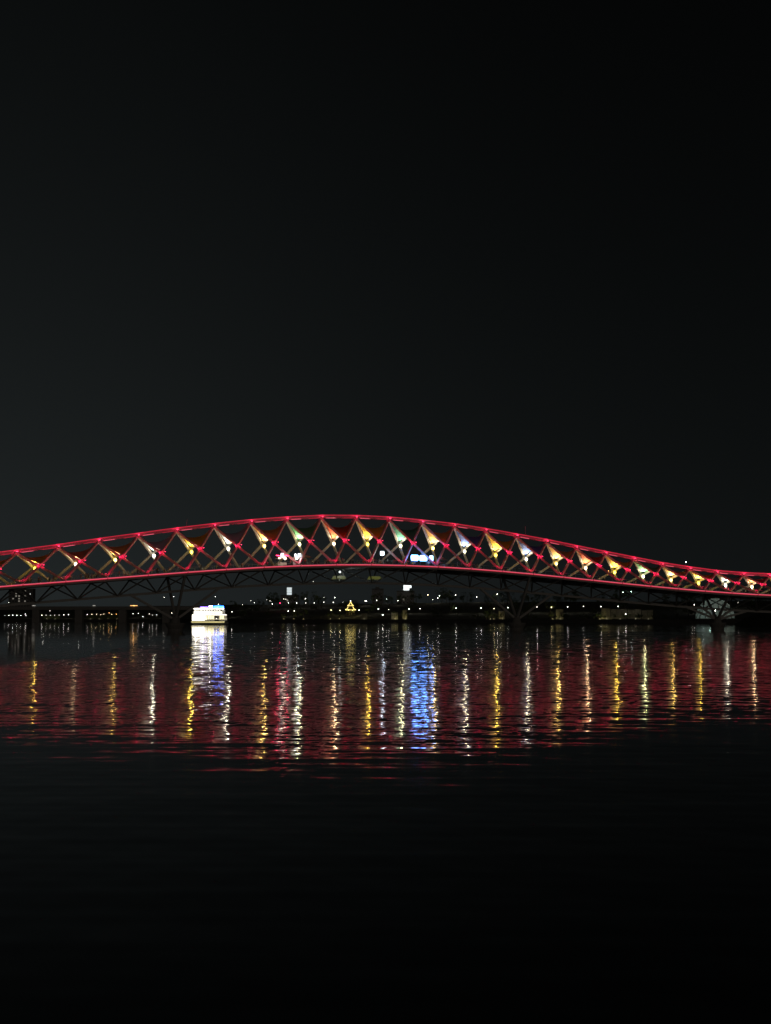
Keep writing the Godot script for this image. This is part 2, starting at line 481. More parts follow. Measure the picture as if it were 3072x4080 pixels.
# ---------------------------------------------------------------- lamps, walls and buildings of the far bank
func make_far_bank_things() -> void:
	for s in 5:
		crowns.append(make_crown(100 + s, 620))
	var tints := [Color(1.0, 0.93, 0.80), Color(1.0, 0.80, 0.42), Color(1.0, 0.45, 0.12), Color(0.75, 1.0, 0.9)]
	var globe_mats := {}
	var pole_mesh := lathe([Vector2(0.16, 0.0), Vector2(0.12, 0.02), Vector2(0.06, 0.06), Vector2(0.045, 1.0)], 8)
	var hood := lathe([Vector2(0.10, 0.0), Vector2(0.30, 0.05), Vector2(0.26, 0.10), Vector2(0.05, 0.20)], 10)
	var words := [["white lamp", "white globe lamps"], ["warm yellow lamp", "yellow globe lamps"], ["orange lamp", "orange globe lamps"], ["cool white lamp", "cool globe lamps"]]
	for l in LAMPS:
		var left: bool = l[0] < -190.0
		var high: bool = l[1] > 3.5
		var place: String = ("low hillside behind the left bank promenade" if high else "promenade of the left bank") if left else ("dark wooded hillside beyond the bridge" if high else "quay promenade beyond the bridge")
		var t := thing("street_lamp", "%s on a slim pole on the %s" % [words[l[5]][0], place], "street lamp", Vector3(l[0], l[1], l[2]), 0.0, "%s, %s" % [words[l[5]][1], place])
		var h: float = l[3]
		piece(t, "pole", pole_mesh, M.pole, Transform3D(Basis.from_scale(Vector3(1, h - 0.22, 1)), Vector3.ZERO))
		piece(t, "hood", hood, M.pole, Transform3D(Basis.IDENTITY, Vector3(0, h + 0.23, 0)))
		var key := "%d %.2f %s" % [l[5], l[4], left]
		if not globe_mats.has(key):
			globe_mats[key] = glow(tints[l[5]], (32.0 * l[4] * (0.55 if left else 0.85)))
		ball(t, "globe", Vector3(0, h, 0), 0.24, globe_mats[key])
		omni(t, Vector3(0, h, 0), tints[l[5]], (0.5 if left else 4.0) * l[4], 0.2)
	# trees
	var k := 0
	for s in LIT_TREES:
		tree("lit_tree", "small leafy tree lit yellow-green by a promenade lamp", "lamp-lit trees on the promenade", Vector3(s[0], s[1], s[2]), s[3] * 1.3, k)
		var f := thing("tree_spotlight", "ground spotlight at the foot of a lamp-lit promenade tree", "spotlight", Vector3(s[0] + 0.4, s[1], s[2] + s[3] * 0.75), 0.0, "tree spotlights")
		piece(f, "housing", hood, M.dark, Transform3D(Basis(Vector3(1, 0, 0), PI), Vector3(0, 0.22, 0)))
		ball(f, "lens", Vector3(0, 0.36, 0), 0.14, glow(Color(1.0, 0.85, 0.4), 3.0))
		omni(f, Vector3(0, 0.36, 0), Color(1.0, 0.86, 0.38), 7.0, 0.12)
		k += 1
	for i in 88:
		var ratio := rng.randf_range(-0.11, 0.3)
		var d := rng.randf_range(32.0, 290.0)
		var zz := bank_dist(ratio) + d
		tree("hillside_tree", "dark leafy tree on the far hillside beyond the bridge", "trees on the far hillside", Vector3(ratio * zz, ground(d) - 0.6, -zz), rng.randf_range(7.0, 12.5), k)
		k += 1
	for i in 46:
		var ratio := rng.randf_range(-0.085, 0.3)
		var d := rng.randf_range(215.0, 310.0)
		var zz := bank_dist(ratio) + d
		tree("ridge_tree", "tall dark tree on the ridge behind the far hillside", "trees along the far ridge", Vector3(ratio * zz, ground(d) - 0.6, -zz), rng.randf_range(11.0, 18.0), k)
		k += 1
	for i in 26:
		var ratio := rng.randf_range(-0.30, -0.13)
		var d := rng.randf_range(22.0, 120.0)
		var zz := bank_dist(ratio) + d
		tree("riverside_tree", "dark leafy tree behind the left bank promenade", "trees of the left bank", Vector3(ratio * zz, ground(d) - 0.5, -zz), rng.randf_range(5.0, 9.0), k)
		k += 1
	for i in 34:
		var ratio := rng.randf_range(0.03, 0.21)
		var zz := bank_dist(ratio) + rng.randf_range(8.0, 12.5)
		tree("promenade_shrub", "small dark shrub along the right bank promenade", "shrubs of the right promenade", Vector3(ratio * zz, 2.9, -zz), rng.randf_range(2.6, 6.2), k)
		k += 1
	# earth embankment at the right end
	var st := SurfaceTool.new()
	st.begin(Mesh.PRIMITIVE_TRIANGLES)
	st.set_smooth_group(0)
	var g0 := func(i: int, j: int) -> Vector3:
		var a := TAU * j / 28.0
		var u := i / 8.0
		return Vector3(262.0 + cos(a) * 62.0 * u, 17.0 * pow(cos(u * PI * 0.5), 0.8) - 1.0 + 0.7 * sin(a * 5.0) * u * (1.0 - u), -830.0 + sin(a) * 42.0 * u)
	for i in 8:
		for j in 28:
			quad(st, g0.call(i, j), g0.call(i + 1, j), g0.call(i + 1, j + 1), g0.call(i, j + 1))
	structure("river_embankment", mesh_of(st), M.soil)
	# pale garden walls along the promenade
	k = 0
	for g in GARDEN_WALLS:
		var a := Vector3(g[0], 0, g[1])
		var b := Vector3(g[2], 0, g[3])
		var where := "low pale garden wall lit by lamps behind the right bank promenade"
		if k >= 9:
			where = "long low garden wall behind the left bank lamp row"
		elif k < 3:
			where = "short pale garden wall on the promenade left of the right pier"
		var t := thing("garden_wall", where, "wall", Vector3(a.x, 3.0, a.z), 0.0, "garden walls " + ("left" if k >= 9 else ("middle" if k < 3 else "right")))
		var dd := b - a
		var h: float = g[4] - 3.0
		var slabs := maxi(2, int(dd.length() / 4.0))
		for i in slabs:
			var p := dd * (float(i) / slabs)
			var q := dd * ((i + 0.965) / slabs)
			bar(t, "panel", p + Vector3.UP * h * 0.5, q + Vector3.UP * h * 0.5, 0.5, h * rng.randf_range(0.86, 1.04), M.hedge_wall if k >= 9 else M.garden_wall)
		bar(t, "coping", Vector3(0, h + 0.12, 0), dd + Vector3(0, h + 0.12, 0), 0.75, 0.2, M.stone)
		k += 1
		for i in maxi(1, int(dd.length() / 11.0)):
			var f := thing("wall_spotlight", "small floodlight on the ground facing a garden wall", "spotlight", Vector3(a.x, 3.0, a.z) + dd * ((i + 0.5) / maxi(1, int(dd.length() / 11.0))) + Vector3(0, 0, 3.4), 0.0, "garden wall floodlights")
			piece(f, "housing", hood, M.dark, Transform3D(Basis(Vector3(1, 0, 0), PI), Vector3(0, 0.22, 0)))
			ball(f, "lens", Vector3(0, 0.36, 0), 0.14, glow(Color(1.0, 0.9, 0.55), 2.0))
			omni(f, Vector3(0, 0.36, 0), Color(1.0, 0.92, 0.55), 0.28, 0.12)
	make_pavilion()
	make_shell()
	make_buildings()
	make_far_road_bridge()

func make_pavilion() -> void:
	var t := thing("garden_pavilion", "two-tiered pavilion outlined in yellow lights on the far hillside", "pavilion", Vector3(-32.4, 5.4, -1330))
	var lit := glow(Color(1.0, 0.78, 0.22), 3.2)
	box(t, "podium", Vector3(-5.5, -0.5, -5.5), Vector3(5.5, 1.2, 5.5), M.stone)
	for x in [-3.4, -1.2, 1.2, 3.4]:
		for z in [-3.4, 3.4]:
			piece(t, "column", lathe([Vector2(0.24, 1.2), Vector2(0.2, 6.4)], 8), M.roof_tile, Transform3D(Basis.IDENTITY, Vector3(x, 0, z)))
	var tiers := [[4.7, 6.3, 2.2, 9.2], [2.6, 10.2, 0.2, 14.0]]
	for tier in tiers:
		var rings := []
		for s in 5:
			var u := s / 4.0
			var w: float = lerpf(tier[0], tier[2], 1.0 - pow(1.0 - u, 1.5))
			var y: float = lerpf(tier[1], tier[3], u * u * 0.5 + u * 0.5)
			rings.append([Vector3(-w, y, w), Vector3(w, y, w), Vector3(w, y, -w), Vector3(-w, y, -w)])
		var roof := piece(t, "roof", loft(rings), M.roof_tile)
		for c in 4:
			for s in 4:
				bar(roof, "ridge_light", rings[s][c] + Vector3.UP * 0.12, rings[s + 1][c] + Vector3.UP * 0.12, 0.22, 0.22, lit)
			bar(roof, "eave_light", rings[0][c], rings[0][(c + 1) % 4], 0.24, 0.24, lit)
	box(t, "upper_wall", Vector3(-2.0, 8.8, -2.0), Vector3(2.0, 10.4, 2.0), M.roof_tile)
	ball(t, "finial_lamp", Vector3(0, 14.5, 0), 0.24, glow(Color(0.9, 1.0, 0.95), 14.0))
	omni(t, Vector3(0, 14.5, 0), Color(0.9, 1.0, 0.95), 2.0)
	for s in [-1, 1]:
		ball(t, "eave_lamp", Vector3(s * 2.0, 6.0, 4.6), 0.2, glow(Color(1.0, 0.8, 0.3), 10.0))
		omni(t, Vector3(s * 2.0, 6.0, 4.6), Color(1.0, 0.8, 0.3), 9.0, 0.15)

func make_shell() -> void:
	# open half-dome on the right bank, seen through the struts of the right pier
	var t := thing("band_shell", "pale open half-dome lit cool white behind the right pier", "pavilion", Vector3(250.5, 3.0, -1090))
	var st := SurfaceTool.new()
	st.begin(Mesh.PRIMITIVE_TRIANGLES)
	st.set_smooth_group(0)
	var nu := 16
	var nv := 8
	for i in nu:
		for j in nv:
			var q := []
			for e in [[i, j], [i + 1, j], [i + 1, j + 1], [i, j + 1]]:
				var a: float = PI * e[0] / nu
				var b: float = 0.5 * PI * e[1] / nv
				q.append(Vector3(cos(a) * cos(b) * 15.0, 0.6 + sin(b) * 15.5, -sin(a) * cos(b) * 9.0))
			quad(st, q[0], q[1], q[2], q[3])
	var shell_mat := grainy(Color(0.36, 0.38, 0.34), 0.3, 0.15, 0.85)
	shell_mat.cull_mode = BaseMaterial3D.CULL_DISABLED
	piece(t, "shell", mesh_of(st), shell_mat)
	box(t, "stage", Vector3(-15.5, -0.2, -9.0), Vector3(15.5, 0.7, 3.0), M.stone)
	for i in 9:
		var a := PI * i / 8.0
		if i > 0 and i < 8:
			bar(t, "rib", Vector3(cos(a) * 14.9, 0.6, -sin(a) * 8.9), Vector3(cos(a) * 9.5, 12.0, -sin(a) * 5.6), 0.35, 0.35, M.stone)
	for e in [[-4.2, 3.6, Color(0.62, 1.0, 0.98), 7.0], [5.6, 3.2, Color(0.9, 1.0, 0.92), 5.0], [0.0, 6.9, Color(1.0, 0.98, 0.9), 1.5]]:
		var p := Vector3(e[0], e[1], 1.2)
		bar(t, "lamp_post", Vector3(p.x, 0.7, p.z), p - Vector3.UP * 0.2, 0.16, 0.16, M.pole)
		ball(t, "stage_lamp", p, 0.24, glow(e[2], 40.0))
		omni(t, p, e[2], e[3], 0.2)

func tower(at: Vector3, size: Vector3, label: String, lights: Array, mat: Material) -> Node3D:
	var t := thing("city_building", label, "building", at)
	box(t, "wall", Vector3(-size.x * 0.5, -1.0, -size.z * 0.5), Vector3(size.x * 0.5, size.y, size.z * 0.5), M.facade)
	box(t, "parapet", Vector3(-size.x * 0.5 - 0.3, size.y, -size.z * 0.5 - 0.3), Vector3(size.x * 0.5 + 0.3, size.y + 0.9, size.z * 0.5 + 0.3), M.stone)
	box(t, "roof_plant", Vector3(-size.x * 0.2, size.y + 0.9, -size.z * 0.3), Vector3(size.x * 0.15, size.y + 3.2, size.z * 0.1), M.facade)
	var cols := int(size.x / 4.2)
	var rows := int(size.y / 3.6)
	for c in cols:
		for r in rows:
			var p := Vector3((c + 0.5 - cols * 0.5) * 4.2, 1.8 + r * 3.6, size.z * 0.5 + 0.03)
			var on: bool = [c, r] in lights
			box(t, "window", p - Vector3(0.95, 0.8, 0.12), p + Vector3(0.95, 0.8, 0.05), mat if on else M.glass)
	return t

func make_buildings() -> void:
	M.glass = paint(Color(0.02, 0.022, 0.025), 0.12)
	var dim := glow(Color(1.0, 0.92, 0.75), 0.22)
	tower(Vector3(-515, 12, -2030), Vector3(34, 33, 16), "dark apartment block with a few lit windows on the left bank", [[2, 6], [2, 7], [3, 6], [3, 5], [3, 4], [5, 8], [5, 6], [5, 4], [1, 5]], dim)
	tower(Vector3(-8.7, 19, -1600), Vector3(13, 17, 12), "narrow dark building rising above the hillside trees", [], dim)
	var b := tower(Vector3(22, 19, -1570), Vector3(19, 14, 12), "dark building carrying a white lit billboard", [[1, 1]], dim)
	var board := thing("lit_billboard", "bright white lit billboard on a dark roof under the bridge", "billboard", Vector3(23.9, 33.9, -1563))
	var white := glow(Color(0.92, 1.0, 0.98), 1.6)
	box(board, "light_panel", Vector3(-4.2, 0.6, -0.3), Vector3(2.0, 6.2, 0.1), white)
	box(board, "side_light_panel", Vector3(2.05, 3.1, -0.3), Vector3(4.4, 6.2, 0.1), white)
	for x in [-3.4, 1.4]:
		bar(board, "post", Vector3(x, -0.2, -0.6), Vector3(x, 5.6, -0.6), 0.3, 0.3, M.pole)
	var c := tower(Vector3(-111, 19, -1660), Vector3(20, 11, 14), "dark building with a white lit stair tower on its roof", [[1, 1], [3, 2]], dim)
	var stair := box(c, "stair_tower", Vector3(-3.2, 11.5, 1.0), Vector3(3.2, 21.0, 6.5), M.white_paint)
	for i in 3:
		box(c, "lit_window", Vector3(-2.7, 12.1 + i * 2.9, 6.4), Vector3(2.7, 14.6 + i * 2.9, 6.65), glow(Color(0.85, 0.97, 1.0), 0.75))
	var s := thing("red_beacon", "red lamp on a short pole on the hillside below the bridge", "lamp", Vector3(-110.3, 14.9, -1500))
	piece(s, "pole", lathe([Vector2(0.2, -0.5), Vector2(0.1, 4.7)], 8), M.pole)
	ball(s, "beacon_lamp", Vector3(0, 4.95, 0), 0.24, glow(Color(1.0, 0.03, 0.12), 30.0))
	omni(s, Vector3(0, 4.95, 0), Color(1.0, 0.05, 0.15), 3.0)
	for e in [[262.5, -1250.0, 52.8, 1.0, "tall floodlight mast with a white lamp above the bridge's right end"], [279.0, -1262.0, 37.2, 0.8, "lower floodlight mast with a white lamp behind the bridge's right end"]]:
		var m := thing("floodlight_mast", e[4], "light mast", Vector3(e[0], 10.0, e[1]))
		piece(m, "mast", lathe([Vector2(0.45, 0.0), Vector2(0.16, e[2] - 10.4)], 8), M.pole)
		bar(m, "crossarm", Vector3(-0.9, e[2] - 10.4, 0), Vector3(0.9, e[2] - 10.4, 0), 0.2, 0.2, M.pole)
		ball(m, "floodlight", Vector3(0, e[2] - 10.0, 0.3), 0.24, glow(Color(0.85, 1.0, 0.98), 60.0 * e[3]))
		omni(m, Vector3(0, e[2] - 10.0, 0.3), Color(0.85, 1.0, 0.98), 8.0)

func make_far_road_bridge() -> void:
	var t := thing("road_bridge", "dark low road bridge on square piers far behind on the left", "bridge", Vector3(-300, 0, -1480))
	box(t, "girder", Vector3(-190, 12.6, -5), Vector3(112, 15.2, 5), M.concrete)
	box(t, "parapet", Vector3(-190, 15.2, 4.4), Vector3(112, 16.2, 4.9), M.concrete)
	for x in [-150.0, -105.0, -60.0, -16.0, 29.0, 74.0]:
		box(t, "pier", Vector3(x - 3.8, -3, -4), Vector3(x + 3.8, 12.6, 4), M.concrete)
	for e in [[41.0, Color(1.0, 0.5, 0.15), 1.6, 7.5], [-105.0, Color(1, 0.95, 0.85), 0.35, 3.4], [0.0, Color(1, 0.95, 0.85), 0.25, 3.0], [-62.0, Color(1, 0.95, 0.85), 0.3, 3.4]]:
		box(t, "light_strip", Vector3(e[0] - e[3] * 0.5, 16.6, 4.3), Vector3(e[0] + e[3] * 0.5, 17.3, 4.8), glow(e[1], e[2]))
		omni(t, Vector3(e[0], 16.95, 5.3), e[1], e[2], 0.3)

# ---------------------------------------------------------------- footbridge
const SAIL_ORDER := ["yellow", "peach", "amber", "yellow", "yellow", "peach", "amber", "white", "yellow", "white", "amber", "green", "red", "yellow", "teal", "amber", "blue", "yellow", "blue", "amber", "red", "yellow", "green", "amber", "yellow", "white", "red", "yellow", "green", "amber", "blue", "yellow", "white"]

func sail_mesh(a: Vector3, n: Vector3, b: Vector3, f: Vector3) -> ArrayMesh:
	# a saddle of stretched cloth: two high corners a, b, two low corners n (near), f (far), edges drawn inwards
	var st := SurfaceTool.new()
	st.begin(Mesh.PRIMITIVE_TRIANGLES)
	st.set_smooth_group(0)
	var g := 10
	var mid := (a + b + n + f) * 0.25
	var grid := []
	for i in g + 1:
		var row := []
		for j in g + 1:
			var u := float(i) / g
			var v := float(j) / g
			var p := a.lerp(n, u).lerp(f.lerp(b, u), v)
			var pull := maxf(4.0 * u * (1 - u) * absf(2 * v - 1), 4.0 * v * (1 - v) * absf(2 * u - 1)) * 0.07
			p = p.lerp(mid + Vector3.UP * 0.5, pull)
			p += Vector3.UP * (0.10 * (a.y - n.y)) * 16.0 * u * (1 - u) * v * (1 - v)
			row.append(p)
		grid.append(row)
	for i in g:
		for j in g:
			quad(st, grid[i][j], grid[i + 1][j], grid[i + 1][j + 1], grid[i][j + 1])
	return mesh_of(st)

func make_bridge() -> void:
	var t := thing("footbridge", "long arched steel footbridge with red LED edges and coloured fabric sails", "bridge")
	var n := ST_X.size()
	var cloth := {}
	var tint := {}
	var spec := {
		"yellow": [Color(0.78, 0.50, 0.035), Color(1.0, 0.71, 0.07)], "amber": [Color(0.72, 0.42, 0.13), Color(1.0, 0.70, 0.15)],
		"peach": [Color(0.60, 0.28, 0.15), Color(1.0, 0.76, 0.42)], "white": [Color(0.42, 0.50, 0.60), Color(1.0, 0.96, 0.74)],
		"green": [Color(0.10, 0.40, 0.18), Color(1.0, 0.94, 0.48)], "teal": [Color(0.07, 0.30, 0.22), Color(1.0, 0.94, 0.55)],
		"red": [Color(0.64, 0.11, 0.035), Color(1.0, 0.74, 0.40)], "blue": [Color(0.10, 0.18, 0.58), Color(1.0, 0.92, 0.58)]}
	var lens := {}
	for key in spec:
		var m := paint(spec[key][0], 0.8)
		m.backlight = Color(0.46, 0.38, 0.30)
		m.cull_mode = BaseMaterial3D.CULL_DISABLED
		cloth[key] = m
		tint[key] = spec[key][1]
		lens[key] = glow(spec[key][1], 6.0)
	const RED := Color(1.0, 0.009, 0.072)
	var lens_mesh := lathe([Vector2(0.16, -0.42), Vector2(0.36, -0.26), Vector2(0.44, 0.0), Vector2(0.40, 0.35), Vector2(0.24, 0.55)], 10)
	var housing := lathe([Vector2(0.12, -1.0), Vector2(0.34, -0.9), Vector2(0.40, -0.44), Vector2(0.18, -0.43)], 10)
	# deck, edge beams, soffit
	for k in n - 1:
		var st := SurfaceTool.new()
		st.begin(Mesh.PRIMITIVE_TRIANGLES)
		st.set_smooth_group(-1)
		var a := deck_at(k, HALF - 0.35)
		var b := deck_at(k + 1, HALF - 0.35)
		var c := deck_at(k + 1, -HALF + 0.35)
		var d := deck_at(k, -HALF + 0.35)
		var low := Vector3.DOWN * 0.45
		quad(st, a, d, c, b)
		quad(st, a + low, b + low, c + low, d + low)
		quad(st, a, b, b + low, a + low)
		quad(st, d, d + low, c + low, c)
		piece(t, "deck_slab", mesh_of(st), M.deck)
		for s in [-1, 1]:
			var e: float = HALF * s
			bar(t, "edge_beam", deck_at(k, e, -0.5), deck_at(k + 1, e, -0.5), 0.6, 1.15, M.steel)
			bar(t, "handrail", deck_at(k, e - s * 0.6, 1.15), deck_at(k + 1, e - s * 0.6, 1.15), 0.10, 0.07, M.steel)
			for q in 4:
				var p := deck_at(k + q / 4.0, e - s * 0.6)
				bar(t, "railing_post", p, p + Vector3.UP * 1.12, 0.07, 0.07, M.steel)
			var strip := bar(t, "led_strip", deck_at(k, e + s * 0.36, -0.32), deck_at(k + 1, e + s * 0.36, -0.32), 0.10, 0.28, M.led)
			bar(t, "led_line", deck_at(k, e + s * 0.44, -0.20), deck_at(k + 1, e + s * 0.44, -0.20), 0.06, 0.07, M.led_core)
			if s == 1:
				var up_at := deck_at(k + 0.02, e + 2.0, 0.2)
				bar(t, "uplight_arm", deck_at(k + 0.02, e + 0.3, -0.7), up_at - Vector3.UP * 0.3, 0.1, 0.1, M.steel)
				piece(t, "led_uplight", unit_box, M.led, Transform3D(Basis.from_scale(Vector3(0.34, 0.16, 0.24)), up_at - Vector3.UP * 0.2))
				spot(t, up_at, up_at + Vector3.UP * 6.0 - across(k) * 3.4, RED, 34.0, 56.0)
		bar(t, "cross_beam", deck_at(k, HALF - 0.4, -0.85), deck_at(k, -HALF + 0.4, -0.85), 0.4, 0.7, M.steel)
		# lower chord and its diagonals: an inverted triangle under the deck
		var lo0 := deck_at(k, 0.0, -5.4)
		var lo1 := deck_at(k + 1, 0.0, -5.4)
		bar(t, "lower_chord", lo0, lo1, 0.7, 0.7, M.steel)
		var lm := (lo0 + lo1) * 0.5
		for s in [-1, 1]:
			bar(t, "lower_diagonal", deck_at(k, HALF * s * 0.96, -1.1), lm, 0.32, 0.32, M.steel)
			bar(t, "lower_diagonal", deck_at(k + 1, HALF * s * 0.96, -1.1), lm, 0.32, 0.32, M.steel)
	# upper triangle truss
	for k in n - 1:
		var a := apex(k)
		var b := apex(k + 1)
		bar(t, "top_chord", a, b, 1.0, 1.05, M.steel)
		var face: Vector3 = across(k) * 0.53
		bar(t, "chord_led", a.lerp(b, 0.0) + face + Vector3.UP * 0.40, b + face + Vector3.UP * 0.40, 0.06, 0.20, M.led_chord)
		bar(t, "chord_led", a.lerp(b, 0.12) + face - Vector3.UP * 0.47, a.lerp(b, 0.40) + face - Vector3.UP * 0.47, 0.08, 0.11, M.led_apex)
		bar(t, "chord_led", a.lerp(b, 0.62) + face - Vector3.UP * 0.47, a.lerp(b, 0.90) + face - Vector3.UP * 0.47, 0.08, 0.11, M.led_chord)
		var al := piece(t, "apex_lamp", unit_box, M.led_apex, Transform3D(Basis.from_scale(Vector3(0.5, 0.16, 0.2)), a + across(k) * 1.1 - Vector3.UP * 0.1))
		bar(t, "lamp_bracket", a + across(k) * 0.4 - Vector3.UP * 0.1, a + across(k) * 1.0 - Vector3.UP * 0.1, 0.1, 0.1, M.steel)
		spot(t, a + across(k) * 1.45, a - across(k) * 0.6, RED, 1.5, 82.0)
		box(t, "apex_joint", a - Vector3(0.75, 0.72, 0.75), a + Vector3(0.75, 0.35, 0.45), M.steel)
		for s in [1, -1]:
			bar(t, "leg", a - Vector3.UP * 0.5, deck_at(k + 1, HALF * s, 0.1), 0.56, 0.60, M.steel)
			bar(t, "leg", b - Vector3.UP * 0.5, deck_at(k, HALF * s, 0.1), 0.54, 0.58, M.steel)
		# red lamp at the near crossing
		var nn := node_at(k, 1)
		var out: Vector3 = across(k + 0.5)
		box(t, "node_plate", nn - Vector3(0.36, 0.36, 0.36), nn + Vector3(0.36, 0.36, 0.36), M.steel)
		for s in [-1, 1]:
			var side: Vector3 = (b - a).normalized() * s * 1.0
			ball(t, "node_lamp", nn + out * 0.75 + side * 0.9, 0.08, M.node_lamp)
			spot(t, nn + out * 1.0 + side * 0.9, nn - out * 0.4, RED, 2.9, 80.0)
			bar(t, "lamp_bracket", nn + out * 0.3, nn + out * 0.68 + side * 0.82, 0.08, 0.08, M.steel)
		# sail and its lamp at the far crossing
		var ff := node_at(k, -1)
		var key: String = SAIL_ORDER[k % SAIL_ORDER.size()]
		var drop := Vector3.UP * 0.95
		var sail := piece(t, "sail", sail_mesh(a - drop, nn + Vector3.UP * 0.4 - out * 0.5, b - drop, ff + Vector3.UP * 0.7 + out * 0.6), cloth[key])
		sail.set_meta("label", "%s fabric sail stretched between the truss legs" % key)
		box(t, "node_plate", ff - Vector3(0.5, 0.5, 0.4), ff + Vector3(0.5, 0.5, 0.4), M.steel)
		var lp := ff + out * 1.75 - Vector3.UP * 0.7
		var lamp := piece(t, "sail_lamp", housing, M.dark, Transform3D(Basis.IDENTITY, lp))
		piece(lamp, "lens", lens_mesh, lens[key])
		omni(t, lp + out * 0.8 - Vector3.UP * 0.75, tint[key].lerp(Color(1.0, 0.83, 0.50), 0.1), 5.0, 0.3)
		spot(t, lp + out * 0.3 + Vector3.UP * 0.75, lp + out * 1.7 + Vector3.UP * 6.75, Color(1.0, 0.86, 0.55), 34.0, 66.0, 0.25)
	# lightning rods
	for k in [8, 18, 27]:
		bar(t, "lightning_rod", apex(k) + Vector3(3.0, 0.3, 0), apex(k) + Vector3(3.0, 2.8, 0), 0.09, 0.09, M.steel)
	# piers: a flared cap in the water and a fan of struts
	for k in [8, 18, 25]:
		var p := plan(k)
		var pier := Node3D.new()
		pier.name = "pier"
		t.add_child(pier, true)
		pier.position = p
		var rings := []
		for e in [[1.9, -3.0], [1.9, 0.6], [2.5, 1.8], [2.6, 2.3]]:
			var ring := []
			for j in 16:
				var aa := -TAU * j / 16
				ring.append(Vector3(cos(aa) * e[0] * 1.15, e[1], sin(aa) * e[0]))
			rings.append(ring)
		piece(pier, "pile_cap", loft(rings), M.concrete)
		piece(pier, "hub", lathe([Vector2(1.5, 2.3), Vector2(1.1, 4.0), Vector2(0.6, 4.4)], 12), M.concrete)
		var hub := Vector3(0, 3.2, 0)
		for e in [[-1.2, -5.2, 0.0], [1.2, -5.2, 0.0], [0.0, -0.9, 0.92], [0.0, -0.9, -0.92], [-0.55, -5.2, 0.0], [0.55, -5.2, 0.0]]:
			if k != 25 and absf(e[0]) == 0.55:
				continue
			var q := deck_at(k + e[0], e[2] * HALF, e[1]) - p
			bar(pier, "strut", hub, q, 0.65, 0.65, M.steel)
	# channel signs and a navigation lamp hung under the middle of the span
	var sign_mat := glow(Color(0.62, 0.66, 0.12), 0.10)
	for x in [[-14.3, -440.0], [-3.4, -444.0]]:
		var c := Vector3(x[0], 16.2, x[1])
		var front := [c + Vector3(-2.3, -0.5, 0), c + Vector3(-1.7, 0.5, 0), c + Vector3(1.7, 0.5, 0), c + Vector3(2.3, -0.5, 0)]
		var back := []
		for q in front:
			back.append(q + Vector3(0, 0, -0.35))
		piece(t, "channel_sign", loft([back, front]), sign_mat)
		for s in [-1.2, 1.2]:
			bar(t, "sign_hanger", c + Vector3(s, 0.4, -0.2), c + Vector3(s, 3.0, -0.2), 0.12, 0.12, M.steel)
	ball(t, "navigation_lamp", Vector3(-14.0, 17.9, -439.5), 0.22, glow(Color(0.9, 1.0, 0.97), 12.0))
	omni(t, Vector3(-14.0, 17.9, -439.5), Color(0.9, 1.0, 0.97), 1.0)
	bar(t, "sign_hanger", Vector3(-14.0, 18.1, -439.5), Vector3(-14.0, 19.0, -439.5), 0.1, 0.1, M.steel)

